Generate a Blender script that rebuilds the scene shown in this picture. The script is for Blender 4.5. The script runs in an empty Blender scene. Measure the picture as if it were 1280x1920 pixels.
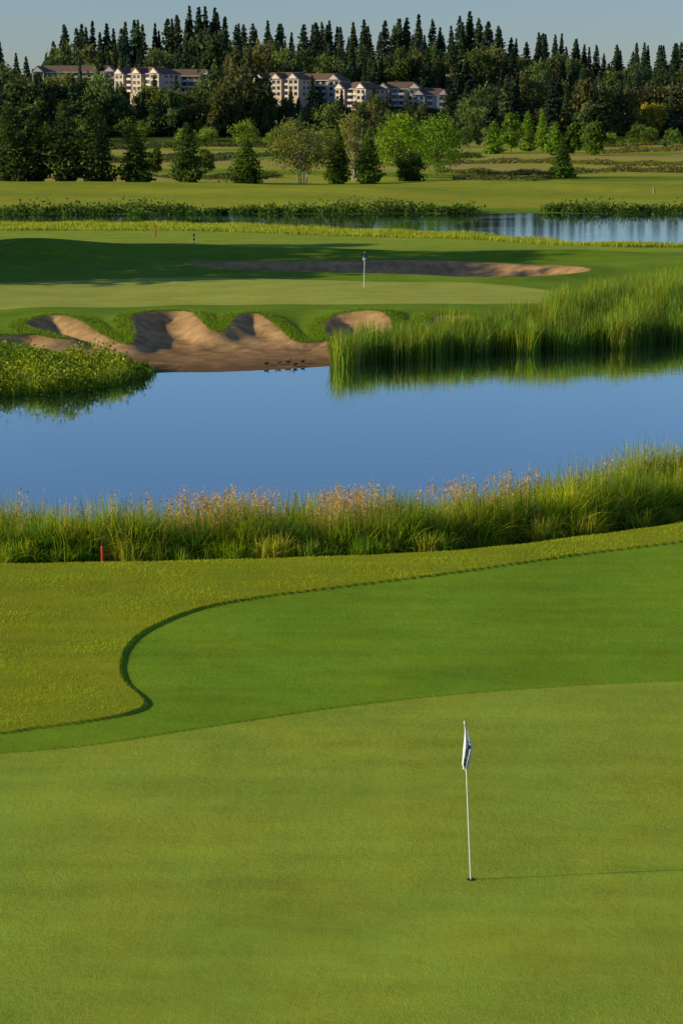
import bpy, math, numpy as np, random
from mathutils import Vector, Matrix
rng=np.random.default_rng(7); random.seed(7)
F=3733.0; HOR=225.0; CH=10.0
P=math.atan((960-HOR)/F); cp,sp=math.cos(P),math.sin(P)
def ray(u,v):
    return (u-640.0),(960.0-v)*sp+F*cp,(960.0-v)*cp-F*sp
def G(u,v,z=0.0):
    x,y,zz=ray(u,v); t=(z-CH)/zz
    return (x*t,y*t)
def ztop(v,y):
    x,yy,zz=ray(640,v); return CH+zz/yy*y
def xat(u,v,y):
    x,yy,zz=ray(u,v); return x/yy*y
def cr(pts,n=8):
    pts=np.array(pts,float); out=[]
    p=np.vstack([2*pts[0]-pts[1],pts,2*pts[-1]-pts[-2]])
    for i in range(1,len(p)-2):
        for k in range(n):
            t=k/n;a,b,c,d=p[i-1],p[i],p[i+1],p[i+2]
            out.append(0.5*((2*b)+(c-a)*t+(2*a-5*b+4*c-d)*t*t+(3*b-3*c+d-a)*t**3))
    out.append(pts[-1]); return np.array(out)
def WP(px,z=0.0):
    return [G(p[0],p[1],p[2] if len(p)>2 else z) for p in px]
def sdf(poly,x,y,far=30.0):
    far=float(far); poly=np.array(poly); res=np.full(x.shape,far,dtype=float)
    mn=poly.min(0)-far; mx=poly.max(0)+far
    m=(x>mn[0])&(x<mx[0])&(y>mn[1])&(y<mx[1])
    px=x[m];py=y[m]
    if px.size==0: return res
    d=np.full(px.shape,1e9); ins=np.zeros(px.shape,bool)
    n=len(poly)
    for i in range(n):
        ax,ay=poly[i];bx,by=poly[(i+1)%n]
        ex,ey=bx-ax,by-ay; L=ex*ex+ey*ey+1e-12
        t=np.clip(((px-ax)*ex+(py-ay)*ey)/L,0,1)
        dd=(px-ax-t*ex)**2+(py-ay-t*ey)**2
        np.minimum(d,dd,out=d)
        if ay!=by:
            c=((ay>py)!=(by>py))&(px<(bx-ax)*(py-ay)/(by-ay)+ax)
            ins^=c
    d=np.sqrt(d); d[ins]*=-1
    res[m]=np.minimum(d,far); return res
def sm(t):
    t=np.clip(t,0,1); return t*t*(3-2*t)

# ---------- region outlines (world metres) ----------
W2=-0.45
g1=list(map(tuple,cr(WP([(-500,1445),(-250,1436),(0,1417),(180,1400),(400,1366),(640,1330),(870,1304),(1100,1286),(1280,1277),(1600,1266),(2200,1262)]))))+[(40,30),(40,-25),(-14,-25),(-14,22)]
fw=list(map(tuple,cr(WP([(1900,960),(1500,992),(1280,1020),(1100,1042),(960,1062),(800,1085),(640,1106),(500,1125),(400,1143),(330,1165),(270,1195),(240,1225),(231,1258),(240,1288),(268,1312),(277,1330),(245,1346),(160,1362),(60,1375),(0,1383),(-200,1398),(-500,1412)]))))+[(-16,20),(-16,-25),(45,-25),(45,45)]
baseline=cr(WP([(-900,1062),(-300,1054),(0,1050),(180,1047),(400,1042),(640,1033),(800,1022),(960,1003),(1100,985),(1200,965),(1280,945),(1500,905),(1900,850)],-0.1),4)
pond1=list(map(tuple,cr(WP([(-1500,790),(-400,765),(0,747),(150,738),(250,718),(292,700),(400,698),(520,693),(612,687),(700,680),(860,664),(1000,658),(1150,652),(1280,638),(1500,628),(2200,650),(2900,700)],-1.2),5)))+[(x,y+3.2) for x,y in baseline[::-1]]
P2N=[(2500,474),(1600,466),(1280,463),(1100,460),(950,446),(800,437),(640,431),(400,423),(0,420),(-400,419),(-1200,419)]
P2F=[(-1200,404),(-400,404),(0,403),(500,402),(900,401),(1280,401),(1700,401),(2500,402)]
pond2=list(map(tuple,cr(WP(P2F,W2),4)))+list(map(tuple,cr(WP(P2N,W2),4)))
sandA=cr(WP([(-150,655,-.6),(0,642,-.5),(60,638,-.5),(110,641,-.5),(126,637,-.45),(95,628,-.3),(52,619,-.2),(46,611,-.1),(62,602,0),(100,597,0),(150,602,0),(190,614,0),(215,628,-.2),(243,631,-.2),(250,612,0),(244,594,.1),(290,583,.2),(350,582,.2),(378,592,.2),(402,611,0),(426,606,0),(440,590,.1),(480,582,.2),(507,588,.2),(530,606,0),(560,620,-.1),(612,622,-.2),(618,650,-.7),(614,705,-1.4),(450,712,-1.4),(290,712,-1.3),(200,697,-1.2),(100,680,-1.1),(0,672,-1),(-150,672,-1)]),6)
sandB=cr(WP([(604,596),(625,589),(680,588),(722,591),(738,600),(720,607),(650,612),(612,608),(604,596)],.05),5)
sandC=cr(WP([(785,600),(810,592),(860,590),(915,594),(922,602),(880,609),(800,608),(785,600)],.05),5)
sandD=cr(WP([(338,499),(420,498),(560,498),(700,496),(850,495),(1000,499),(1085,504),(1106,509),(1080,515),(1030,523),(960,528),(860,526),(780,521),(600,515),(440,511),(370,505),(338,499)]),5)
green2=cr(WP([(-400,532),(-100,529),(0,527),(150,522),(340,520),(500,522),(700,527),(850,531),(960,538),(1030,549),(1048,561),(1020,573),(900,577),(640,573),(400,571),(250,577),(100,580),(0,584),(-150,588),(-400,592)]),5)

def und(x,y):
    return 0.10*np.sin(x*.13+y*.05+1)+0.08*np.sin(x*.07-y*.11)+0.05*np.sin(x*.31+y*.23)
MO=[(-23,146,1.5,8,5),(-34,133,1.2,10,5),(-12,150,.7,7,3.5),(15,146,.8,11,2.6),(27,140,.9,8,5),(-2,147,.5,9,2.2),(4,163,.35,14,4),(-20,166,.4,10,5),
    (-9.2,109,.15,3,2.5),(-3.6,108,.15,2.2,2.2),(-16,106,.25,4,3),(38,128,1.0,8,7),(30,292,.9,30,14),(-40,300,.9,30,16),(0,278,.7,22,11),(14,312,.6,14,10),(-90,300,1.2,30,20),(90,300,1.2,30,20)]
def Hh(x,y,ext=False):
    d1=sdf(pond1,x,y,30);d2=sdf(pond2,x,y,30)
    sA=sdf(sandA,x,y,8);sB=sdf(sandB,x,y,8);sC=sdf(sandC,x,y,8);sD=sdf(sandD,x,y,8)
    b=und(x,y)*np.clip((y-40)/50,0.2,1)*np.where((y>155)&(y<260),.5,1)
    for cx,cy,a,sx,sy in MO: b=b+a*np.exp(-((x-cx)/sx)**2-((y-cy)/sy)**2)
    b=b-.36*sm((y-150)/28)*sm((262-y)/25)
    wf=np.where(y<75,5.0,8+5.5*sm((2.5-x)/5))
    f=np.clip(d1/wf,0,1)
    prof=np.where(y<75,sm(f),f**1.15)
    h=np.where(d1<0,-1.2-np.minimum(-d1*.12,1.2),-1.2+(b+1.2)*prof)
    f2=np.clip(d2/6,0,1)
    h=np.where(d2<0,W2-np.minimum(-d2*.15,1.0),np.where(f2<1,W2+(h-W2)*sm(f2),h))
    s=np.minimum(np.minimum(sA,sB),sC)
    lip=sm((h+1.15)/.6)
    h=h+lip*(.20*np.exp(-(s/1.1)**2)*np.where(s>8-.01,0,1)-(.30+.10*np.sin(x*.8+2))*sm((-s+.1)/1.5))
    h=h+lip*np.where(s<0,0.07*np.sin(x*1.1+1+.7*np.sin(y*.6))*np.sin(y*.9)*sm(-s/1.5)+.03*np.sin(x*3.1+y*2)*sm(-s/.8),0)
    h=h+.22*np.exp(-(sD/1.6)**2)-.6*sm((-sD+.1)/2.6)
    t=np.clip((y-850)/300,0,1)
    side=1-0.28*sm((-x-90)/80)-0.22*sm((x-60)/120)
    h=h+34*np.sin(t*math.pi/2)*side
    if ext: return h,d1,d2,sA,sB,sC,sD
    return h

# ---------- materials ----------
def newmat(name):
    m=bpy.data.materials.new(name); m.use_nodes=True; nt=m.node_tree; nt.nodes.clear(); return m,nt
class N:
    def __init__(s,nt): s.nt=nt
    def n(s,t,**k):
        nd=s.nt.nodes.new(t)
        for a,b in k.items(): setattr(nd,a,b)
        return nd
    def l(s,a,b): s.nt.links.new(a,b)
    def attr(s,name): 
        return s.n('ShaderNodeAttribute',attribute_name=name)
    def noise(s,scale,detail=3,rough=.55,vec=None):
        nd=s.n('ShaderNodeTexNoise'); nd.inputs['Scale'].default_value=scale; nd.inputs['Detail'].default_value=detail; nd.inputs['Roughness'].default_value=rough
        if vec is not None: s.l(vec,nd.inputs['Vector'])
        return nd
    def rngm(s,val,a,b,c,d):
        nd=s.n('ShaderNodeMapRange'); s.l(val,nd.inputs['Value'])
        for i,x in zip((1,2,3,4),(a,b,c,d)): nd.inputs[i].default_value=x
        return nd.outputs[0]
    def math(s,op,a,b=None):
        nd=s.n('ShaderNodeMath',operation=op)
        for i,x in enumerate((a,b)):
            if x is None: continue
            if isinstance(x,(int,float)): nd.inputs[i].default_value=x
            else: s.l(x,nd.inputs[i])
        return nd.outputs[0]
    def mix(s,fac,a,b,blend='MIX'):
        nd=s.n('ShaderNodeMix',data_type='RGBA',blend_type=blend)
        if isinstance(fac,(int,float)): nd.inputs[0].default_value=fac
        else: s.l(fac,nd.inputs[0])
        for i,x in ((6,a),(7,b)):
            if isinstance(x,tuple): nd.inputs[i].default_value=(*x,1)
            else: s.l(x,nd.inputs[i])
        return nd.outputs[2]
def ground_mat():
    m,nt=newmat('turf_and_sand'); k=N(nt)
    pos=k.n('ShaderNodeNewGeometry').outputs['Position']
    col=k.attr('gcol').outputs['Color']
    nf=k.noise(9,3,.6,pos).outputs[0]
    def mask(a,w,j=0.0):
        v=k.attr(a).outputs['Fac']
        if j: v=k.math('ADD',v,k.math('MULTIPLY',k.math('SUBTRACT',nf,.5),j))
        return k.rngm(v,-w,w,1,0)
    mf=mask('d_fw',.03,.10); mg=mask('d_g1',.03,.06); ms=mask('d_s',.08,.3); m2=mask('d_g2',.25,.3)
    c=k.mix(mf,col,(0.175,0.325,0.020)); c=k.mix(mg,c,(0.285,0.400,0.044))
    c=k.mix(m2,c,(0.36,0.44,0.08))
    big=k.noise(.35,3,.5,pos).outputs[0]; mid=k.noise(2.2,4,.6,pos).outputs[0]
    mp=k.n('ShaderNodeMapping'); k.l(pos,mp.inputs[0]); mp.inputs['Rotation'].default_value=(0,0,.5); mp.inputs['Scale'].default_value=(.25,1.6,1)
    streak=k.noise(1.0,3,.5,mp.outputs[0]).outputs[0]
    mp2=k.n('ShaderNodeMapping'); k.l(pos,mp2.inputs[0]); mp2.inputs['Scale'].default_value=(24,14,20)
    fine=k.noise(3.0,3,.7,mp2.outputs[0]).outputs[0]
    v=k.math('ADD',k.math('ADD',k.rngm(big,.3,.7,-.10,.10),k.rngm(mid,.3,.7,-.08,.08)),k.math('ADD',k.rngm(fine,.3,.7,-.34,.34),k.rngm(streak,.35,.65,-.07,.07)))
    v=k.math('ADD',v,1.0)
    cb=k.n('ShaderNodeCombineColor'); k.l(v,cb.inputs[0]);k.l(v,cb.inputs[1]);k.l(v,cb.inputs[2])
    c=k.mix(1.0,c,cb.outputs[0],'MULTIPLY')
    hue=k.mix(k.rngm(k.noise(.5,4,.6,pos).outputs[0],.4,.65,0,.6),c,k.mix(1.0,c,(1.22,.99,.8),'MULTIPLY'))
    sn=k.noise(1.2,6,.65,pos).outputs[0]
    sc=k.mix(k.rngm(sn,.3,.7,0,1),(0.27,0.165,0.07),(0.60,0.40,0.19))
    zz=k.n('ShaderNodeSeparateXYZ'); k.l(pos,zz.inputs[0])
    wet=k.rngm(k.math('ADD',zz.outputs[2],k.math('MULTIPLY',sn,.35)),-1.0,-.6,1,0)
    sc=k.mix(wet,sc,(0.17,0.105,0.05))
    c=k.mix(ms,hue,sc)
    bs=k.n('ShaderNodeBsdfPrincipled'); bs.inputs['Roughness'].default_value=.9; bs.inputs['Specular IOR Level'].default_value=.04
    k.l(c,bs.inputs['Base Color'])
    hgt=k.math('ADD',k.math('MULTIPLY',fine,.5),k.math('MULTIPLY',nf,.5))
    b=k.n('ShaderNodeBump'); b.inputs['Strength'].default_value=.8; b.inputs['Distance'].default_value=.05
    k.l(hgt,b.inputs['Height']); k.l(b.outputs[0],bs.inputs['Normal'])
    o=k.n('ShaderNodeOutputMaterial'); k.l(bs.outputs[0],o.inputs[0]); return m
def foliage_mat(name='foliage',tr=.35):
    m,nt=newmat(name); k=N(nt)
    c=k.attr('col').outputs['Color']
    d=k.n('ShaderNodeBsdfPrincipled'); d.inputs['Roughness'].default_value=.6; d.inputs['Specular IOR Level'].default_value=.15
    t=k.n('ShaderNodeBsdfTranslucent'); k.l(c,d.inputs['Base Color'])
    k.l(k.mix(1.0,c,(1.5,1.4,.6),'MULTIPLY'),t.inputs[0])
    mx=k.n('ShaderNodeMixShader'); mx.inputs[0].default_value=tr
    k.l(d.outputs[0],mx.inputs[1]);k.l(t.outputs[0],mx.inputs[2])
    o=k.n('ShaderNodeOutputMaterial'); k.l(mx.outputs[0],o.inputs[0]); return m
def plain(name,c,rough=.6,var=.15,scale=4,spec=.3):
    m,nt=newmat(name); k=N(nt)
    tc=k.n('ShaderNodeTexCoord').outputs['Object']
    nn=k.noise(scale,4,.6,tc).outputs[0]
    cc=k.mix(nn,tuple(x*(1-var) for x in c),tuple(min(1,x*(1+var)) for x in c))
    b=k.n('ShaderNodeBsdfPrincipled'); b.inputs['Roughness'].default_value=rough; b.inputs['Specular IOR Level'].default_value=spec
    k.l(cc,b.inputs['Base Color']); o=k.n('ShaderNodeOutputMaterial'); k.l(b.outputs[0],o.inputs[0]); return m
def water_mat():
    m,nt=newmat('pond_water'); k=N(nt)
    pos=k.n('ShaderNodeNewGeometry').outputs['Position']
    mp=k.n('ShaderNodeMapping'); k.l(pos,mp.inputs[0]); mp.inputs['Scale'].default_value=(.5,1.2,1)
    n1=k.noise(2.2,3,.5,mp.outputs[0]).outputs[0]; big=k.noise(.12,3,.5,pos).outputs[0]
    b=k.n('ShaderNodeBump'); b.inputs['Strength'].default_value=.12; b.inputs['Distance'].default_value=.03; k.l(n1,b.inputs['Height'])
    g=k.n('ShaderNodeBsdfGlossy'); g.inputs['Color'].default_value=(.84,.95,1,1); k.l(k.rngm(big,.4,.65,.01,.07),g.inputs['Roughness']); k.l(b.outputs[0],g.inputs['Normal'])
    d=k.n('ShaderNodeBsdfDiffuse'); d.inputs[0].default_value=(.03,.06,.07,1)
    fr=k.n('ShaderNodeFresnel'); fr.inputs[0].default_value=1.33
    f=k.rngm(fr.outputs[0],0,.45,.3,.95)
    mx=k.n('ShaderNodeMixShader'); k.l(f,mx.inputs[0]); k.l(d.outputs[0],mx.inputs[1]);k.l(g.outputs[0],mx.inputs[2])
    o=k.n('ShaderNodeOutputMaterial'); k.l(mx.outputs[0],o.inputs[0]); return m
GM=ground_mat(); FM=foliage_mat(); GR=foliage_mat('grass_blades',.4); WM=water_mat()
BARK=plain('bark',(.10,.075,.05),.9,.4,3); BIRCH=plain('birch_bark',(.55,.5,.42),.8,.35,6)

# ---------- mesh helper ----------
SC=bpy.context.scene
def qmesh(name,V,Fq,mats,col=None,mi=None,smooth=False,link=True):
    me=bpy.data.meshes.new(name); V=np.ascontiguousarray(V,np.float32); Fq=np.ascontiguousarray(Fq,np.int32)
    n=len(Fq); me.vertices.add(len(V)); me.vertices.foreach_set('co',V.ravel())
    me.loops.add(n*4); me.loops.foreach_set('vertex_index',Fq.ravel())
    me.polygons.add(n); me.polygons.foreach_set('loop_start',np.arange(n,dtype=np.int32)*4)
    for m in mats: me.materials.append(m)
    if mi is not None: me.polygons.foreach_set('material_index',np.ascontiguousarray(mi,np.int32))
    me.update(calc_edges=True)
    if smooth: me.polygons.foreach_set('use_smooth',np.ones(n,bool))
    if col is not None:
        a=me.attributes.new('col','FLOAT_COLOR','POINT'); c=np.ones((len(V),4),np.float32); c[:,:3]=col; a.data.foreach_set('color',c.ravel())
    ob=bpy.data.objects.new(name,me)
    if link: SC.collection.objects.link(ob)
    return ob
class Acc:
    def __init__(s): s.V=[];s.F=[];s.C=[];s.M=[];s.n=0
    def add(s,V,Fq,C,mi=0):
        V=np.asarray(V,np.float32); s.V.append(V); s.F.append(np.asarray(Fq)+s.n); s.C.append(np.broadcast_to(np.asarray(C,np.float32),(len(V),3))); s.M.append(np.full(len(Fq),mi)); s.n+=len(V)
    def arr(s): return np.vstack(s.V),np.vstack(s.F),np.vstack(s.C),np.concatenate(s.M)
    def build(s,name,mats):
        V,Fq,C,M=s.arr(); return qmesh(name,V,Fq,mats,C,M)
def unit(a): return a/(np.linalg.norm(a,axis=1,keepdims=True)+1e-9)
def leaves(A,Pc,size,col,flat=0.0,asp=.6,mi=0):
    n=len(Pc); a=rng.normal(size=(n,3)); a[:,2]*=(1-flat); a=unit(a); b=rng.normal(size=(n,3)); b=unit(np.cross(a,b))
    s=np.broadcast_to(size,(n,))[:,None]*rng.uniform(.6,1.3,(n,1)); a=a*s; b=b*s*asp
    V=np.stack([Pc-a,Pc-b,Pc+a,Pc+b],1).reshape(-1,3)
    Fq=np.arange(n*4).reshape(n,4); A.add(V,Fq,np.repeat(np.broadcast_to(col,(n,3)),4,0),mi)
def tube(A,p0,p1,r0,r1,col,mi,k=6,bend=0):
    p0=np.array(p0,float);p1=np.array(p1,float); seg=3
    ax=(p1-p0); L=np.linalg.norm(ax); ax/=L; t=np.array([1,0,0]) if abs(ax[0])<.8 else np.array([0,1,0]); u=np.cross(ax,t);u/=np.linalg.norm(u);w=np.cross(ax,u)
    off=rng.normal(size=3)*bend*L; V=[]
    for i in range(seg+1):
        f=i/seg; c=p0+(p1-p0)*f+off*math.sin(f*math.pi); r=r0+(r1-r0)*f
        for j in range(k):
            an=j/k*2*math.pi; V.append(c+(u*math.cos(an)+w*math.sin(an))*r)
    Fq=[(i*k+j,i*k+(j+1)%k,(i+1)*k+(j+1)%k,(i+1)*k+j) for i in range(seg) for j in range(k)]
    A.add(V,Fq,col,mi)
def conifer(A,h,r,base=.08,nw=24,nb=8,nl=6,ls=None,colr=(.04,.07,.03),power=.85,mi=0,tmi=1):
    ls=ls or h*.035
    tube(A,(0,0,-.3),(0,0,h*.98),h*.018,h*.003,(.09,.07,.05),tmi)
    cs=[];cc=[];ss=[]
    ph=rng.uniform(0,6.28,3)
    for i in range(nw):
        f=(i+rng.uniform(-.3,.3))/nw; z=h*(base+(1-base)*f); env=r*min(1,(f+.08)*5)*(1-f)**power
        for j in range(nb):
            if rng.random()<.10: continue
            an=rng.uniform(0,2*math.pi)
            L=env*rng.uniform(.6,1.18)*(1+.16*math.sin(an*2+ph[0]+f*7)+.12*math.sin(an*3+ph[1]-f*13))+h*.006
            t=np.sqrt(rng.uniform(.05,1,nl)); 
            x=np.cos(an)*L*t; y=np.sin(an)*L*t
            w=L*.13
            zc=z-L*.28*t+L*.1*t*t+rng.normal(size=nl)*h*.008
            q=np.stack([x+rng.normal(size=nl)*w,y+rng.normal(size=nl)*w,zc],1)
            cs.append(q); cc.append(np.array(colr)*rng.uniform(.6,1.4)*np.ones((nl,3))); ss.append(np.full(nl,ls)*(1.2-.75*f))
    leaves(A,np.vstack(cs),np.concatenate(ss),np.vstack(cc),flat=.15,asp=.6,mi=mi)
def broadleaf(A,h,w,nc=26,nl=70,ls=None,colr=(.07,.12,.03),cz=.58,cr_=.44,mi=0,tmi=1,bark=(.10,.08,.06),stems=1,gap=1.0):
    ls=ls or h*.028; col=np.array(colr)
    th=h*.35
    for s_ in range(stems):
        ang=rng.uniform(0,6.28); o=np.array([math.cos(ang),math.sin(ang),0])*w*.06*(stems>1)
        top=np.array([o[0]*4+rng.normal()*w*.03,o[1]*4+rng.normal()*w*.03,h*(.75 if stems>1 else .55)])
        tube(A,(o[0],o[1],-.3),top,h*.016/stems**.4,h*.005,bark,tmi,bend=.02)
    cs=[];cc=[]
    for i in range(nc):
        d=unit(rng.normal(size=(1,3)))[0]; rr=rng.uniform(.45,1)**.6
        taper=1-.35*max(0,d[2])
        c=np.array([d[0]*w*.5*rr*taper,d[1]*w*.5*rr*taper,h*cz+d[2]*h*cr_*rr*.86])
        if i%3==0: tube(A,(0,0,th*rng.uniform(.5,1.1)),c,h*.008,h*.002,bark,tmi,k=4,bend=.04)
        cr0=w*rng.uniform(.13,.21)*gap
        q=c+rng.normal(size=(nl,3))*np.array([1,1,.75])*cr0*.62
        q[:,2]=np.maximum(q[:,2],h*.06)
        cs.append(q); cc.append(col*rng.uniform(.7,1.35)*np.ones((nl,3))*rng.uniform(.85,1.15,(nl,1)))
    leaves(A,np.vstack(cs),ls,np.vstack(cc),mi=mi)
def blades(A,B,h,w,col,tipcol=None,lean=.25,mi=0,seg=3,lx=0.0):
    n=len(B); an=rng.uniform(0,2*math.pi,n); wd=np.stack([np.cos(an),np.sin(an),0*an],1)
    la=rng.uniform(0,2*math.pi,n); le=np.abs(rng.normal(0,lean,n))*h
    ld=np.stack([np.cos(la)*le+lx*h,np.sin(la)*le,0*la],1)
    V=[];C=[]; col=np.broadcast_to(col,(n,3)); tip=col*1.25 if tipcol is None else np.broadcast_to(tipcol,(n,3))
    for i in range(seg+1):
        t=i/seg; c=B+ld*t**2; c=c+np.stack([0*h,0*h,h*t-le*.35*t**3],1)
        ww=w*(1-t**1.6)*.5+.001; V+= [c-wd*ww[:,None],c+wd*ww[:,None]]; C+=[col*(1-t)+tip*t]*2
    k=2*(seg+1); V=np.stack(V,1).reshape(-1,3); C=np.stack(C,1).reshape(-1,3)
    base=np.arange(n)[:,None]*k; Fq=np.concatenate([base+np.array([[2*i,2*i+1,2*i+3,2*i+2]]) for i in range(seg)],0)
    A.add(V,Fq,C,mi)

# ---------- terrain ----------
def Dv(v): return G(640,v)[1]
vs=list(np.arange(2300,1420,-6))+list(np.arange(1420,1000,-2))+list(np.arange(1000,720,-4))+list(np.arange(720,640,-1))+list(np.arange(640,485,-.6))+list(np.arange(485,400,-1))+list(np.arange(400,262,-1.5))
ys=[-60,-40,-25,-15,-5,0,4,8,12]+[Dv(v) for v in vs]; ys=[y for i,y in enumerate(ys) if i==0 or y>ys[i-1]]
y=ys[-1]
while y<1400: y+=14; ys.append(y)
while y<9000: y*=1.15; ys.append(y)
ys=np.array(ys)
s0=np.linspace(-1.22,1.22,460); ext=1.22+ (np.linspace(0,1,32)[1:]**2)*7
ss=np.concatenate([-ext[::-1],s0,ext])
Wd=np.maximum(ys*.1715,5)
X=ss[None,:]*Wd[:,None]; Y=np.repeat(ys[:,None],len(ss),1)
xf,yf=X.ravel(),Y.ravel()
h,d1,d2,sA,sB,sC,sD=Hh(xf,yf,True)
dfw=sdf(fw,xf,yf,6); dg1=sdf(g1,xf,yf,6); dg2=sdf(green2,xf,yf,6)
h=h+np.where(yf<75,0.05*sm((dfw+.02)/.08)+0.025*sm((dg1+.01)/.06),0)
nr,nc=X.shape
V=np.stack([xf,yf,h],1)
dX=np.gradient(V.reshape(nr,nc,3),axis=1); dY=np.gradient(V.reshape(nr,nc,3),axis=0)
NN=np.cross(dX,dY).reshape(-1,3); NN/=np.linalg.norm(NN,axis=1,keepdims=True)
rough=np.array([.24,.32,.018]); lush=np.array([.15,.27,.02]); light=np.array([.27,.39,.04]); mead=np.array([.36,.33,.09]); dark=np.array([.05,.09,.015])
gc=np.tile(rough,(len(xf),1))
def lay(mask,c):
    global gc; gc=gc*(1-mask[:,None])+c*mask[:,None]
lay(sm((yf-75)/5),lush)
lay(sm((yf-152)/8)*sm((200-yf)/10),light)
lay(sm((yf-236)/10),light*np.array([1.2,.95,.85]))
stripe=.5+.5*np.sin(yf*.25+xf*.05+2*np.sin(xf*.04)); lay(sm((yf-250)/10)*sm((330-yf)/10)*stripe*.5,lush)
wv=np.sin(yf*.045+np.sin(xf*.02)*1.2+xf*.012)
lay(sm((yf-330)/15)*sm((wv-.1)/.5),mead); lay(sm((yf-330)/15)*sm((-wv-.6)/.3)*.8,lush*.8)
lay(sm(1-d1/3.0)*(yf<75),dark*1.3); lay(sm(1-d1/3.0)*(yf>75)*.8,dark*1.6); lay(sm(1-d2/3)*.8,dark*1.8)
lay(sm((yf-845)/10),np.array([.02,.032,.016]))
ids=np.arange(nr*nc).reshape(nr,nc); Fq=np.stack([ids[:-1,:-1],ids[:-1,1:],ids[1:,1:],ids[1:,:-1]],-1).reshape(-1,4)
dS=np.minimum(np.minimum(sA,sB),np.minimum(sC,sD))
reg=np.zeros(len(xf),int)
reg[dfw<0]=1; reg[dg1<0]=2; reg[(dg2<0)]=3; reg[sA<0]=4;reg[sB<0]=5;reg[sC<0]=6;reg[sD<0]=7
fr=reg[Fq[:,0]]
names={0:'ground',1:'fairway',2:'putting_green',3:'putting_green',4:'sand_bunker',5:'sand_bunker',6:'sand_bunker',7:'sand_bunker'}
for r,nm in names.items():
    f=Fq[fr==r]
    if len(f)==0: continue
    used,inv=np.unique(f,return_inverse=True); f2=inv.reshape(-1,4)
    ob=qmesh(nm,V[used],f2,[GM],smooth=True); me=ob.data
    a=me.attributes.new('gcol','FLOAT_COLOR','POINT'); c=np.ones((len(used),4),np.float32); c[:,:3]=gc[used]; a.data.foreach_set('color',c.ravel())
    for an,arr in (('d_fw',dfw),('d_g1',dg1),('d_g2',dg2),('d_s',dS)):
        a=me.attributes.new(an,'FLOAT','POINT'); a.data.foreach_set('value',arr[used].astype(np.float32))
    me.normals_split_custom_set_from_vertices(NN[used].tolist())

# ---------- water ----------
def sheet(name,poly,z,mat):
    mn=np.min(poly,0)-3; mx=np.max(poly,0)+3
    me=bpy.data.meshes.new(name); me.from_pydata([(a,b,z) for a,b in ((mn[0],mn[1]),(mx[0],mn[1]),(mx[0],mx[1]),(mn[0],mx[1]))],[],[(0,1,2,3)]); me.materials.append(mat)
    SC.collection.objects.link(bpy.data.objects.new(name,me))
sheet('pond_water',pond1,-1.2,WM)
t2=cr(WP(P2F,W2),4); b2=cr(WP(P2N,W2),4)
xs=np.linspace(-75,75,160); o1=np.argsort(t2[:,0]); o2=np.argsort(b2[:,0])
yt=np.interp(xs,t2[o1,0],t2[o1,1])+2; yb=np.interp(xs,b2[o2,0],b2[o2,1])-1.0
me=bpy.data.meshes.new('pond_water'); me.from_pydata([(a,b,W2) for a,b in zip(xs,yb)]+[(a,b,W2) for a,b in zip(xs,yt)],[],[(i,i+1,161+i,160+i) for i in range(159)]); me.materials.append(WM)
SC.collection.objects.link(bpy.data.objects.new('pond_water',me))

# ---------- near rough turf tufts ----------
def scat(n,x0,x1,y0,y1): return rng.uniform(x0,x1,n),rng.uniform(y0,y1,n)
A=Acc()
x,y=scat(440000,-11,13,27,56)
k=(np.abs(x)<y*.1715*1.15+.5); x,y=x[k],y[k]
bl=np.interp(x,baseline[:,0],baseline[:,1]); d=sdf(fw,x,y,6)
k=(d>0.02)&(y<bl+.6); x,y,d=x[k],y[k],d[k]
z=Hh(x,y)+.05*sm((d+.02)/.08)
patch=.5+.5*np.sin(x*1.7+np.sin(y*2.3))*np.sin(y*1.9+x*.6)
c=np.array([.27,.37,.02])*(.8+.35*patch[:,None])*rng.uniform(.65,1.35,(len(x),1))
c=c*(1+np.array([.28,-.02,0])*rng.uniform(0,1,(len(x),1)))
hh=rng.uniform(.03,.075,len(x))*(.8+.5*patch)
blades(A,np.stack([x,y,z-.005],1),hh,np.full(len(x),.02),c,lean=.5,seg=1)
A.build('rough_grass',[GR])

# ---------- near tall grass bank ----------
A=Acc()
x,y=scat(110000,-15,17,0,1); bl=np.interp(x,baseline[:,0],baseline[:,1]); 
edge=.22*np.sin(x*1.9)+.18*np.sin(x*4.3+1)+.12*np.sin(x*9.1)
t=y**.8*4.6-.1+edge*(1-y); y=bl+t
z=Hh(x,y)
cl=.5+.5*np.sin(x*1.35+.7*np.sin(x*.53))*np.sin(x*.61+t*1.4+1)
cl2=.5+.5*np.sin(x*3.7+t*2+np.sin(x*1.9)*2)
n=len(x)
hh=(.42+.42*sm(t/1.2)+.58*cl+.36*cl2)*rng.uniform(.5,1.2,n)*np.where(t<.35,.55,1)*1.12
hh*=1+.22*sm((x-2)/6)
yel=np.array([.42,.46,.02]); grn=np.array([.12,.25,.02]); dk=np.array([.05,.11,.018])
c=grn+(yel-grn)*(cl[:,None]**1.2)*rng.uniform(.3,1,(n,1)); m=rng.random(n)<.22; c[m]=dk
m=rng.random(n)<.08; c[m]=np.array([.45,.33,.12])
blades(A,np.stack([x,y,z-.03],1),hh,rng.uniform(.018,.04,n),c,lean=.42)
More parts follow.
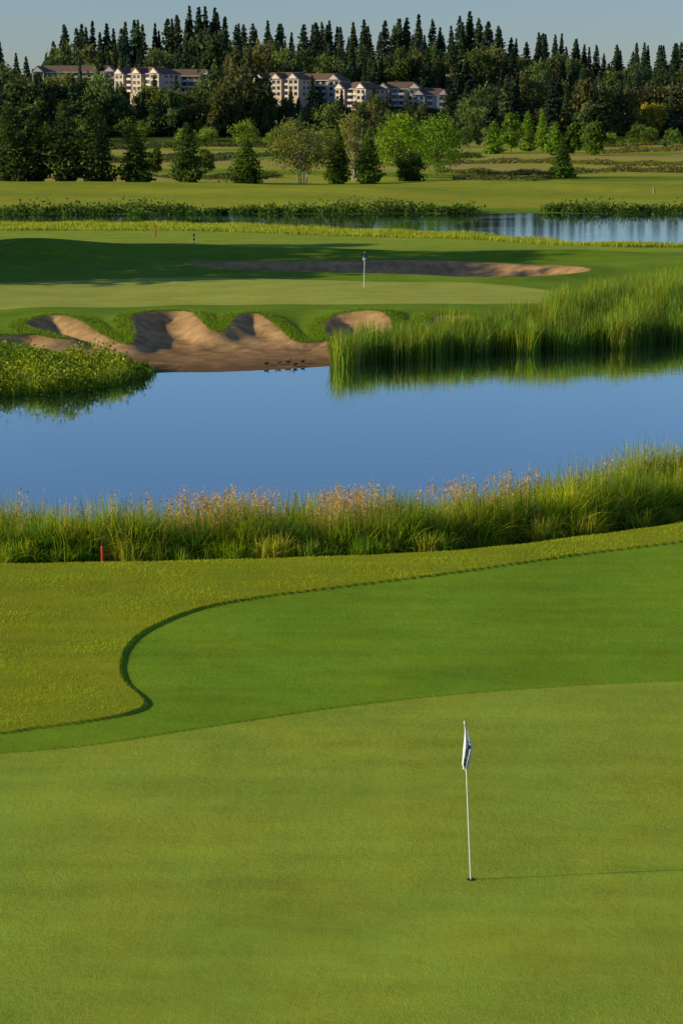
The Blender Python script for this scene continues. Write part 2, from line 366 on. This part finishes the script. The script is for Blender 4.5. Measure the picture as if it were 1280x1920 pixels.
for i in range(300):
    cx=rng.uniform(-14,16); tt=rng.uniform(-.05,2.6); cy=np.interp(cx,baseline[:,0],baseline[:,1])+tt; m_=230; R=rng.uniform(.15,.5)
    an=rng.uniform(0,6.28,m_); rr=R*np.sqrt(rng.random(m_)); bx=cx+np.cos(an)*rr; by=cy+np.sin(an)*rr
    bz=Hh(bx,by); hgt_=rng.uniform(.7,1.6)*rng.uniform(.6,1.1,m_)*(1 if tt>.6 else .55)*(1+.2*(cx>5))
    cc_=np.array([[.48,.54,.02],[.27,.40,.02],[.12,.26,.02],[.40,.42,.04]][rng.integers(4)])*rng.uniform(.6,1.2,(m_,1))
    blades(A,np.stack([bx,by,bz-.03],1),hgt_,np.full(m_,.038),cc_,lean=.6,seg=4)
ns=7000; x,t=scat(ns,-15,17,.6,4.4); 
pk=(.5+.5*np.sin(x*1.4+1+np.sin(x*.5)*2))*(.5+.5*np.sin(x*.37+2))
k=rng.random(ns)<(.08+1.2*pk**1.3); x,t=x[k],t[k]; ns=len(x)
y=np.interp(x,baseline[:,0],baseline[:,1])+t; z=Hh(x,y); hs=rng.uniform(1.2,2.15,ns)*(1+.12*sm((x-2)/6))
B=np.stack([x,y,z],1)
blades(A,B,hs,np.full(ns,.016),np.array([.36,.32,.11]),lean=.0)
for q in range(9):
    f=rng.uniform(.80,1.0,ns); pc=B+np.stack([rng.normal(0,.016,ns),rng.normal(0,.016,ns),hs*f],1)
    leaves(A,pc,.048,np.array([.60,.42,.20])*rng.uniform(.7,1.2,(ns,1)),asp=.32)
A.build('tall_grass',[GR])

# ---------- reed bed ----------
A=Acc()
fr_=[(606,690,1.2),(660,684,2.6),(740,677,3.6),(860,667,4.0),(1000,661,5.5),(1080,657,9),(1150,654,13),(1280,641,17),(1450,632,18),(1600,627,18)]
front=[G(a,b,-1.2) for a,b,c in fr_]
rp=[(px_,py_-.3) for px_,py_ in front]+[(p[0]+q[2]*.08,p[1]+q[2]) for p,q in zip(front,fr_)][::-1]
x,y=scat(210000,-2,32,80,125); k=sdf(rp,x,y,5)<0.45*np.sin(x*2.3+np.sin(y*1.1)); x,y=x[k],y[k]; n=len(x); print('reeds',n)
z=np.maximum(Hh(x,y),-1.3); z=np.minimum(z,-.25); cl=.5+.5*np.sin(x*1.1+y*.4)*np.sin(x*.43-y*.9)
c3=.5+.5*np.sin(x*3.3+2*np.sin(y*.8))*np.sin(y*1.7+x*1.3)
hh=rng.uniform(.95,1.7,n)*(.80+.32*cl+.14*c3)*(1+.10*sm((x-10)/8))
c=np.array([.15,.27,.03])*rng.uniform(.5,1.4,(n,1))*(.65+.6*c3[:,None]); c=c+np.array([.20,.14,-.01])*(cl[:,None]**2)*rng.uniform(0,1,(n,1))
m=rng.random(n)<.06; c[m]=np.array([.42,.34,.14])
blades(A,np.stack([x,y,z],1),hh,rng.uniform(.03,.06,n),c,lean=.2)
A.build('reed_bed',[GR])

# ---------- grass belts round the far pond ----------
A=Acc()
near2=b2[::-1]
x,y0=scat(80000,-70,70,0,1); w_=np.interp(x,[-40,-10,10,30],[16,13,9,7]); y=np.interp(x,near2[:,0],near2[:,1])-w_*y0+.4
n=len(x); z=np.maximum(Hh(x,y),W2-.05); cl=.5+.5*np.sin(x*.5+y*.3)*np.sin(x*.23-y*.5)
hh=rng.uniform(.25,.62,n)*(.45+.6*cl); c=np.array([.22,.32,.03])*rng.uniform(.6,1.3,(n,1))+np.array([.24,.15,.03])*(rng.random((n,1))<.4)
blades(A,np.stack([x,y,z],1),hh,rng.uniform(.05,.09,n),c,lean=.25,seg=2)
A.build('waterside_grass',[GR])
A=Acc()
far2=t2
for xx in np.arange(-75,75,.38):
    gx=xx+rng.normal()*.4
    gap=np.sin(gx*.21+1)+.6*np.sin(gx*.5); 
    u=640+gx/ (240/3770.)
    if 880<u<1010: continue
    yb=np.interp(gx,far2[:,0],far2[:,1])+rng.uniform(.9,5); hz=float(Hh(np.array([gx]),np.array([yb]))[0])
    r=rng.uniform(.5,1.0)*(1+.25*gap); nl=60
    q=np.array([gx,yb,max(hz,W2)+r*.5])+rng.normal(size=(nl,3))*np.array([.8,.5,.5])*r*.8; q[:,2]=np.maximum(q[:,2],W2)
    leaves(A,q,.18,np.array([.08,.15,.022])*rng.uniform(.6,1.4)*rng.uniform(.8,1.2,(nl,1)))
A.build('waterside_shrubs',[FM])
A=Acc()
lb=cr(WP([(-200,690,-.9),(0,672,-.9),(60,668,-.9),(150,678,-1),(230,690,-1.1),(290,700,-1.2),(250,716,-1.2),(150,737,-1.2),(0,746,-1.2),(-200,752,-1.2),(-200,690,-.9)]),4)
x,y=scat(6000,-24,-5,78,100); k=sdf(lb,x,y,4)<-.1; x,y=x[k][:420],y[k][:420]
for i in range(len(x)):
    big_=.5+.5*math.sin(x[i]*1.6+y[i]*.7)
    r=rng.uniform(.18,.36)+.28*big_**2; u=640+x[i]/y[i]*3720; r*=np.interp(u,[150,290],[1,.5]); nl=90
    q=np.array([x[i],y[i],-1.15+r*.9])+rng.normal(size=(nl,3))*np.array([.6,.6,.65])*r; q[:,2]=np.maximum(q[:,2],-1.2)
    leaves(A,q,.075,(np.array([.12,.21,.02])+np.array([.20,.18,0])*(rng.random()<.45))*rng.uniform(.5,1.4)*rng.uniform(.8,1.2,(nl,1)))
n=9000; x,y=scat(n*4,-24,-5,78,100); k=sdf(lb,x,y,4)<0.1; x,y=x[k],y[k]; n=len(x)
blades(A,np.stack([x,y,np.full(n,-1.2)],1),rng.uniform(.2,.9,n)*(.6+.6*np.sin(x*1.1)**2),np.full(n,.03),np.array([.20,.29,.03])*rng.uniform(.5,1.4,(n,1)),lean=.4)
A.build('bank_shrubs',[FM])
A=Acc()
x,y=scat(600000,-24,14,92,116); s=sdf(sandA,x,y,4); s=np.minimum(s,np.minimum(sdf(sandB,x,y,4),sdf(sandC,x,y,4)))
k=(s>-.12)&(s<.8)&(rng.random(len(x))<.5); x,y,s=x[k],y[k],s[k]; z=Hh(x,y); k=z>-1.0; x,y,z=x[k],y[k],z[k]; n=len(x)
blades(A,np.stack([x,y,z],1),rng.uniform(.04,.17,n),np.full(n,.035),np.array([.17,.28,.02])*rng.uniform(.6,1.3,(n,1)),lean=.7,seg=1)
A.build('bunker_lip_grass',[GR])

# ---------- individual trees ----------
def gz(x,y): return float(Hh(np.array([float(x)]),np.array([float(y)]))[0])
def put(kind,u,vb,vt,wpx,**kw):
    x,y=G(u,vb,.2); hgt=(ztop(vt,y)-ztop(vb,y)); w=wpx/3780*y; z=gz(x,y)
    A=Acc()
    if kind=='conifer_tree': conifer(A,hgt,w/2,**kw)
    else: broadleaf(A,hgt,w,**kw)
    bk=BIRCH if kind=='birch_tree' else BARK
    ob=A.build(kind,[FM,bk]); ob.location=(x,y,z-.1); ob.rotation_euler=(0,0,rng.uniform(0,6.28))
DK=(.05,.09,.024)
hi=dict(nw=34,nb=15,nl=10)
for a in [(352,348,233,70),(462,346,260,74),(632,343,232,56),(690,346,243,58),(1052,332,260,54),(257,346,248,72)]:
    put('conifer_tree',*a,colr=(.10,.18,.025) if a[0]>400 else (.065,.12,.022),base=.03,power=.62,ls=.27,**hi)
for a in [(22,346,195,84),(68,346,205,66),(125,346,188,78),(184,346,196,80)]:
    put('conifer_tree',*a,colr=DK,base=.03,power=.5,ls=.31,**hi)
put('birch_tree',566,345,212,118,colr=(.18,.21,.05),nc=60,nl=90,ls=.20,stems=4,bark=(.6,.55,.45),gap=.95,cz=.60,cr_=.42)
put('birch_tree',664,338,203,70,colr=(.21,.23,.06),nc=44,nl=90,ls=.19,stems=3,gap=1,cz=.6)
put('offscreen_shade_tree',752,332,212,92,colr=(.20,.33,.022),nc=48,nl=110,ls=.24,cz=.52,cr_=.5)
put('offscreen_shade_tree',818,325,214,90,colr=(.16,.29,.022),nc=48,nl=110,ls=.24,cz=.52,cr_=.5)
put('offscreen_shade_tree',768,344,280,54,colr=(.05,.10,.018),nc=36,nl=110,ls=.18,cz=.45,cr_=.5)
for u,vb,vt,w in [(925,287,222,38),(957,284,208,36),(988,282,205,36),(1016,280,200,30),(1040,290,226,38),(1075,290,222,38),(1110,291,222,46)]:
    put('conifer_tree' if u in(925,988,1016,1040) else 'offscreen_shade_tree',u,vb,vt,w,**(dict(colr=(.18,.31,.03),base=.03,power=.5,ls=.5,nw=24,nb=12,nl=7) if u in(925,988,1016,1040) else dict(colr=(.17,.29,.03) if u<1060 else (.09,.17,.022),nc=28,nl=90,ls=.5,cz=.5,cr_=.5)))
put('offscreen_shade_tree',1220,268,213,64,colr=(.34,.33,.05),nc=34,nl=90,ls=.8,cz=.5,cr_=.48)
put('offscreen_shade_tree',485,268,203,58,colr=(.14,.25,.03),nc=30,nl=90,ls=.7,cz=.5,cr_=.48)
put('offscreen_shade_tree',290,330,262,28,colr=(.08,.13,.022),nc=22,nl=60,ls=.26,cz=.5,cr_=.48)
put('offscreen_shade_tree',385,330,270,34,colr=(.12,.17,.03),nc=22,nl=60,ls=.26,cz=.5,cr_=.48)
for x,y,hg,w in [(-37,128,16,8),(-41,133,20,9),(-38,138.5,21,8),(-45,143,20,9),(-39,156,16,4.5)]:  # unseen trees left of view, added and sized to cast long shade bands
    A=Acc(); broadleaf(A,hg,w,nc=40,nl=80,ls=.4,colr=(.06,.10,.03),cz=.5,cr_=.5); ob=A.build('offscreen_shade_tree',[FM,BARK]); ob.location=(x,y,gz(x,y)-.1)

# ---------- forest ----------
T=[]
for i in range(4):
    A=Acc(); conifer(A,1.0,[.15,.17,.13,.16][i],base=[.12,.2,.1,.15][i],nw=26,nb=9,nl=5,ls=.038,colr=(1,1,1),power=[1.0,.85,1.1,.9][i]); T.append(A.arr())
for i in range(4):
    A=Acc(); broadleaf(A,1.0,[.7,.85,.6,.75][i],nc=20,nl=55,ls=.042,colr=(1,1,1),cz=.54,cr_=.47,bark=(1,1,1)); T.append(A.arr())
skyu=[-400,-100,0,50,90,130,200,260,300,350,400,440,480,540,600,700,790,830,870,910,940,1000,1050,1100,1150,1280,1500,1800]
skyv=[90,80,76,104,90,28,36,32,40,10,8,44,32,40,34,36,22,42,14,28,46,58,56,80,78,76,85,90]
def inst(FA,ti,x,y,z,hgt,col,wide=1.0):
    V,Fq,C,M=T[ti]; a=rng.uniform(0,6.28); ca,sa=math.cos(a),math.sin(a)
    W_=V.copy(); W_[:,0]=(V[:,0]*ca-V[:,1]*sa)*hgt*wide+x; W_[:,1]=(V[:,0]*sa+V[:,1]*ca)*hgt*wide+y; W_[:,2]=V[:,2]*hgt+z
    FA.V.append(W_.astype(np.float32)); FA.F.append(Fq+FA.n); FA.C.append((C*np.array(col)).astype(np.float32)); FA.M.append(M*0); FA.n+=len(V)
CB=np.array([(.045,.085,.05),(.055,.095,.05),(.040,.072,.052),(.075,.10,.05)])*1.2  # forest tones shifted bluish: distance haze put into the leaf colour
BB=np.array([(.09,.145,.045),(.12,.165,.045),(.07,.12,.045),(.13,.14,.05)])*1.1
FA=Acc()
def ftree(u,y,vt,pcon,mn=6,mx=34):
    x=xat(u,vt,y); z=gz(x,y); hgt=np.clip(ztop(vt,y)-z,mn,mx)
    if rng.random()<pcon: inst(FA,int(rng.integers(0,4)),x,y,z,hgt,np.array(CB[rng.integers(4)])*rng.uniform(.7,1.35),rng.uniform(.95,1.3)*(1.25 if hgt<16 else 1))
    else: inst(FA,4+int(rng.integers(0,4)),x,y,z,hgt,np.array(BB[rng.integers(4)])*rng.uniform(.7,1.25),rng.uniform(.7,1.0))
for i in range(230):
    u=-420+i*2240/230+rng.normal()*6; j=abs(rng.normal())*26 if rng.random()<.7 else rng.uniform(0,8)
    ftree(u,rng.uniform(1120,1180),np.interp(u,skyu,skyv)+j,1,14,46)
for i in range(520):
    u=rng.uniform(-420,1750); y=rng.uniform(975,1120); lo=np.interp(u,skyu,skyv)+38
    ftree(u,y,rng.uniform(lo,max(lo+10,135)),.72,9,32)
for i in range(440):
    u=rng.uniform(-420,1750); y=rng.uniform(862,932)
    if 195<u<415: vt=rng.uniform(153,195)
    elif 40<u<=195: vt=rng.uniform(132,200)
    elif 485<u<850: vt=rng.uniform(174,215) if u<715 else rng.uniform(195,222)
    else: vt=rng.uniform(130,215)
    if 400<u<490 : vt=rng.uniform(115,180)
    ftree(u,y,vt,.42 if u<850 else .65,5,28)
for u,vt in [(585,138),(600,160),(858,122),(700,158),(545,162),(150,118),(205,150),(840,160),(455,112),(430,120),(330,140),(640,165),(765,170),(290,138),(505,150),(730,168)]:
    ftree(u,925,vt,1,8,34)
FA.build('forest',[FM])
FA=Acc()
for i in range(120):
    u=rng.uniform(-400,1700); vb=rng.uniform(246,268) ; x,y=G(u,vb); y=min(y,855)*rng.uniform(.85,1); 
    hpx=rng.uniform(18,62) if u<860 else rng.uniform(12,45)
    if 500<u<860: hpx*=.8
    z=gz(x,y); x=xat(u,vb,y); hg=hpx/3800*y
    inst(FA,4+int(rng.integers(0,4)),x,y,z-.3,hg,np.array([(.11,.19,.035),(.19,.28,.04),(.08,.14,.035)][rng.integers(3)])*rng.uniform(.8,1.2),rng.uniform(.9,1.3))
FA.build('tree_line',[FM])
A=Acc()
for vb,u0,u1,hp,c in [(338,850,1020,8,(.10,.12,.035)),(322,820,1300,7,(.13,.15,.04)),(306,700,1300,6,(.16,.16,.05)),(292,300,900,7,(.07,.10,.03)),(276,-100,520,9,(.08,.11,.035)),(270,880,1400,7,(.15,.15,.05)),(264,500,900,8,(.06,.08,.03)),(300,-50,420,7,(.09,.12,.03)),(330,200,520,6,(.10,.14,.03)),(283,1100,1500,6,(.16,.15,.05))]:
    nn=int((u1-u0)*26); u=rng.uniform(u0,u1,nn); vv=vb+3*np.sin(u*.013+vb)+rng.normal(size=nn)*1.2
    xs_=np.array([G(a,b) for a,b in zip(u,vv)]); hm=hp/3780*xs_[:,1]*(.6+.4*np.sin(u*.07+vb)); 
    q=np.stack([xs_[:,0],xs_[:,1],-.1+rng.uniform(0,1,nn)*hm],1)
    leaves(A,q,.0009*xs_[:,1],np.array(c)*rng.uniform(.6,1.4,(nn,1)))
A.build('meadow_hedges',[FM])

# ---------- buildings ----------
def mk(name,boxes,mat,parent):
    Vv=[];Ff=[]
    for b in boxes:
        o=len(Vv)
        if b[0]=='b':
            _,x0,x1,y0,y1,z0,z1=b
            Vv+=[(x0,y0,z0),(x1,y0,z0),(x1,y1,z0),(x0,y1,z0),(x0,y0,z1),(x1,y0,z1),(x1,y1,z1),(x0,y1,z1)]
            Ff+=[tuple(o+i for i in f) for f in ((0,3,2,1),(4,5,6,7),(0,1,5,4),(1,2,6,5),(2,3,7,6),(3,0,4,7))]
        elif b[0]=='gx':
            _,x0,x1,y0,y1,z0,z1,hp=b; ym=(y0+y1)/2
            Vv+=[(x0,y0,z0),(x1,y0,z0),(x1,y1,z0),(x0,y1,z0),(x0+hp,ym,z1),(x1-hp,ym,z1)]
            Ff+=[tuple(o+i for i in f) for f in ((0,1,5,4),(1,2,5),(2,3,4,5),(3,0,4),(0,3,2,1))]
        elif b[0]=='gy':
            _,x0,x1,y0,y1,z0,z1=b; xm=(x0+x1)/2
            Vv+=[(x0,y0,z0),(x1,y0,z0),(x1,y1,z0),(x0,y1,z0),(xm,y0,z1),(xm,y1,z1)]
            Ff+=[tuple(o+i for i in f) for f in ((0,1,4),(1,2,5,4),(2,3,5),(3,0,4,5),(0,3,2,1))]
    me=bpy.data.meshes.new(name); me.from_pydata(Vv,[],Ff); me.materials.append(mat); ob=bpy.data.objects.new(name,me); SC.collection.objects.link(ob); ob.parent=parent
RF=plain('roof_shingle',(.17,.115,.085),.9,.3,2); GLS=plain('window_glass',(.03,.04,.06),.15,.2,2,.5); TRM=plain('white_trim',(.74,.71,.66),.6,.05)
def apartment(u,vr,y,L,rot,wallc,fl=3,bays=3):
    s=2.7; hz=fl*s; rh=3.4; top=ztop(vr,y); x=xat(u,vr,y); zb=top-hz-rh
    e=bpy.data.objects.new('apartment_building',None); SC.collection.objects.link(e); e.location=(x,y,zb); e.rotation_euler=(0,0,math.radians(rot))
    wm=plain('wall_siding',wallc,.8,.12,.5)
    Dp=13; W_=[('b',-L/2,L/2,0,Dp,-14,hz)]; R=[('gx',-L/2-.7,L/2+.7,-.7,Dp+.7,hz+.01,hz+rh,5)]; Wi=[];Tr=[('b',-L/2-.72,L/2+.72,-.85,-.72,hz-.1,hz+.2)]; G_=[]
    bw=5.4
    cx=[-L/2+bw/2+ (L-bw)*i/(bays-1) for i in range(bays)] if bays>1 else [0]
    for c in cx:
        W_.append(('b',c-bw/2,c+bw/2,-2.2,-.01,-14,hz+.3)); R.append(('gy',c-bw/2-.5,c+bw/2+.5,-2.8,Dp/2,hz+.35,hz+rh-.3))
        G_.append(('gy',c-bw/2+.25,c+bw/2-.25,-2.95,-2.82,hz+.3,hz+rh-.9))
        for f in range(fl):
            z0=f*s+.8
            for dx in (-1.3,1.3):
                Tr.append(('b',c+dx-.95,c+dx+.95,-2.27,-2.205,z0-.15,z0+1.65)); Wi.append(('b',c+dx-.8,c+dx+.8,-2.31,-2.275,z0,z0+1.5))
            Tr.append(('b',c-bw/2-.06,c+bw/2+.06,-2.26,-2.205,f*s-.05,f*s+.15))
        for sx in (-1,1): Tr.append(('b',c+sx*(bw/2)-.14,c+sx*(bw/2)+.14,-2.34,-2.21,-1,hz+.3))
    xx=-L/2+1.8
    while xx<L/2-1.5:
        if all(abs(xx-c)>bw/2+1 for c in cx):
            for f in range(fl):
                z0=f*s+.4; Wi.append(('b',xx-.9,xx+.9,-.08,-.03,z0,z0+2)); Tr.append(('b',xx-1.3,xx+1.3,-1.3,-.03,f*s-.05,f*s+.12)); Tr.append(('b',xx-1.3,xx+1.3,-1.36,-1.3,f*s+.2,f*s+1.0))
        xx+=3.1
    for f in range(fl):
        for yy in (3,6.5,10):
            for sx in (-1,1):
                a,b=sorted((sx*(L/2+.02),sx*(L/2+.08))); Wi.append(('b',a,b,yy-.8,yy+.8,f*s+.8,f*s+2.2))
                a,b=sorted((sx*(L/2+.005),sx*(L/2+.018))); Tr.append(('b',a,b,yy-1,yy+1,f*s+.6,f*s+2.4))
    mk('walls',W_,wm,e);mk('roof',R,RF,e);mk('windows',Wi,GLS,e);mk('trim',Tr,TRM,e);mk('gable_panels',G_,TRM,e)
CRM=(.58,.49,.36); BLU_SHADE=(.30,.36,.42)  # the blue is the right-hand buildings' shade, put into the wall colour
apartment(262,125,950,28,-38,CRM,3,3)
apartment(345,129,958,28,-8,(.36,.30,.24),3,2)
apartment(140,122,975,40,-5,(.30,.24,.19),2,2)
apartment(522,135,945,24,-30,CRM,3,3)
apartment(590,137,955,26,-20,(.5,.44,.36),3,2)
apartment(662,153,935,18,-40,CRM,3,2)
apartment(748,153,945,20,-8,BLU_SHADE,4,2)
apartment(808,165,938,17,-5,BLU_SHADE,4,2)

# ---------- flags ----------
WHT=plain('white_paint',(.8,.8,.78),.45,.04,10); NAVY=plain('dark_print',(.03,.05,.16),.7,.2,30); CUP=plain('cup_shadow',(.02,.02,.015),.9); CLOTH=plain('flag_cloth',(.76,.79,.85),.8,.05,20)
def cyl(name,r0,r1,z0,z1,mat,par,n=12):
    V_=[(r*math.cos(i/n*6.2832),r*math.sin(i/n*6.2832),z) for r,z in ((r0,z0),(r1,z1)) for i in range(n)]
    F_=[(i,(i+1)%n,n+(i+1)%n,n+i) for i in range(n)]+[tuple(range(n-1,-1,-1)),tuple(range(n,2*n))]
    me=bpy.data.meshes.new(name); me.from_pydata(V_,[],F_); me.materials.append(mat); ob=bpy.data.objects.new(name,me); SC.collection.objects.link(ob); ob.parent=par; return ob
def flag(u,vb,lean,Ht,cloth,print_,rp=.011,dark=False):
    x,y=G(u,vb,0); z=gz(x,y)
    x,y=G(u,vb,z); z=gz(x,y)
    e=bpy.data.objects.new('golf_flag',None); SC.collection.objects.link(e); e.location=(x,y,z); e.rotation_euler=(0,lean,0)
    cyl('pole',rp,rp*.8,-.05,Ht,WHT,e); cyl('pole_tip',rp*1.4,rp*.4,Ht,Ht+.03,WHT,e); cyl('cup',.054,.054,.004,.007,CUP,e,20)
    R=44;C=28;V_=[];F_=[]
    sc_=2.0 if dark else 1
    for i in range(R+1):
        t=i/R
        for j in range(C+1):
            s=j/C
            wr=(.012+.085*(t/.5)**.8 if t<.5 else .097-.085*((t-.5)/.5)**1.1)
            wl=.008+.055*t**1.3*(1 if t<.93 else .75)
            xx=-wl+(wl+wr)*s; yy=-.02-rp+.026*math.sin(s*13+t*3)*(0.3+t)
            V_.append((xx*sc_,yy,Ht-.01-(.45 if dark else .62)*t-.05*s*(1-t)+.015*math.sin(s*9)*t))
    for i in range(R):
        for j in range(C): a=i*(C+1)+j; F_.append((a,a+1,a+C+2,a+C+1))
    me=bpy.data.meshes.new('cloth'); me.from_pydata(V_,[],F_); me.materials.append(cloth); me.materials.append(print_)
    for k_,p in enumerate(me.polygons):
        i,j=divmod(k_,C); p.use_smooth=True
        if dark: p.material_index=1 if (i<30) else 0
        elif (19<=i<=22 and 14<=j<=22) or (23<=i<=30 and j in(9,10,13,14,17)) or (33<=i<=36 and 5<=j<=13) or (i in(15,16) and j in(16,17,20,21,23)) or (i in(38,39) and 8<=j<=15): p.material_index=1
    ob=bpy.data.objects.new('cloth',me); SC.collection.objects.link(ob); ob.parent=e
flag(882,1649,-.05,2.19,CLOTH,NAVY)
flag(682,540,.02,2.13,CLOTH,NAVY,rp=.022,dark=True)
BLK=plain('black_paint',(.02,.02,.02),.5); RED=plain('red_paint',(.55,.03,.02),.5); TAN=plain('timber',(.35,.25,.14),.8)
def post(name,u,v,hh,r,cols):
    x,y=G(u,v,0); z=gz(x,y); x,y=G(u,v,z); e=bpy.data.objects.new(name,None); SC.collection.objects.link(e); e.location=(x,y,z)
    n=len(cols)
    for i,c in enumerate(cols): cyl('band',r,r,hh*i/n-(.1 if i==0 else 0),hh*(i+1)/n,c,e)
    cyl('cap',r,r*.3,hh,hh+.05,cols[-1],e)
post('striped_marker_post',364,459,.85,.07,[BLK,WHT,BLK,WHT,BLK])
post('red_stake',193,1056,.36,.035,[RED,RED])
post('marker_post',1225,362,.7,.15,[TAN,TAN]); post('red_stake',292,444,.6,.06,[RED,RED])
import bmesh
DB=plain('brown_feathers',(.10,.075,.05),.8,.5,40); BIL=plain('bill',(.35,.22,.05),.6)
def duck(u,v,rot,s=1.0):
    x,y=G(u,v,-1.15); z=max(gz(x,y),-1.22)
    bm=bmesh.new()
    def ell(c,r,mi,tail=False):
        g=bmesh.ops.create_uvsphere(bm,u_segments=14,v_segments=9,radius=1)
        for vv in g['verts']:
            p=vv.co; q=Vector((p.x*r[0],p.y*r[1],p.z*r[2]))
            if tail and p.x<-.2: k_=(-p.x-.2)/.8; q.z+=.09*k_; q.y*=1-.75*k_; q.x-=.07*k_
            vv.co=q+Vector(c)
        for f in {f for vv in g['verts'] for f in vv.link_faces}: f.material_index=mi; f.smooth=True
    ell((0,0,.16),(.23,.11,.11),0,True); ell((.17,0,.25),(.05,.045,.12),0); ell((.19,0,.36),(.065,.05,.05),0); ell((.27,0,.35),(.045,.025,.012),1)
    ell((.02,.04,.03),(.015,.015,.06),1);ell((.02,-.04,.03),(.015,.015,.06),1); ell((-.05,.1,.18),(.15,.02,.06),0); ell((-.05,-.1,.18),(.15,.02,.06),0)
    me=bpy.data.meshes.new('duck'); bm.to_mesh(me); bm.free(); me.materials.append(DB); me.materials.append(BIL)
    ob=bpy.data.objects.new('duck',me); SC.collection.objects.link(ob); ob.location=(x,y,z); ob.rotation_euler=(0,0,rot); ob.scale=(s,s,s)
for a in [(500,686,.9),(521,684,2.8),(540,683,.2),(553,686,4.0),(568,682,1.0)]: duck(*a,s=.55)

# ---------- light, sky, camera ----------
EL=math.radians(18.5); az=math.atan2(.12,.993)
tr=Vector((math.cos(az)*math.cos(EL),math.sin(az)*math.cos(EL),-math.sin(EL)))
L=bpy.data.lights.new('sun','SUN'); L.energy=5; L.angle=math.radians(.5); L.color=(1,.81,.50)
lo=bpy.data.objects.new('sun',L); SC.collection.objects.link(lo); lo.rotation_euler=tr.to_track_quat('-Z','Y').to_euler()
w=bpy.data.worlds.new('World'); SC.world=w; w.use_nodes=True; nt=w.node_tree; nt.nodes.clear()
sk=nt.nodes.new('ShaderNodeTexSky'); sk.sky_type='NISHITA'; sk.sun_disc=False; sk.sun_elevation=EL; sk.sun_rotation=math.atan2(-tr.x,-tr.y)
sk.air_density=1.0; sk.dust_density=.4; sk.ozone_density=4.0; sk.altitude=0
mx=nt.nodes.new('ShaderNodeMix'); mx.data_type='RGBA'; mx.blend_type='MULTIPLY'; mx.inputs[0].default_value=1; mx.inputs[7].default_value=(.84,.87,1.0,1)
bg=nt.nodes.new('ShaderNodeBackground'); bg.inputs[1].default_value=.11; o=nt.nodes.new('ShaderNodeOutputWorld')
nt.links.new(sk.outputs[0],mx.inputs[6]); nt.links.new(mx.outputs[2],bg.inputs[0]); nt.links.new(bg.outputs[0],o.inputs[0])
SC.view_settings.view_transform='Standard'; SC.view_settings.look='None'; SC.view_settings.exposure=0
cam=bpy.data.cameras.new('camera'); co=bpy.data.objects.new('camera',cam); SC.collection.objects.link(co); SC.camera=co
cam.sensor_fit='VERTICAL'; cam.sensor_height=36; cam.sensor_width=24; cam.lens=F/1920*36; cam.clip_end=20000; cam.clip_start=.5
co.location=(0,0,CH); co.rotation_euler=(math.pi/2-P,0,0)
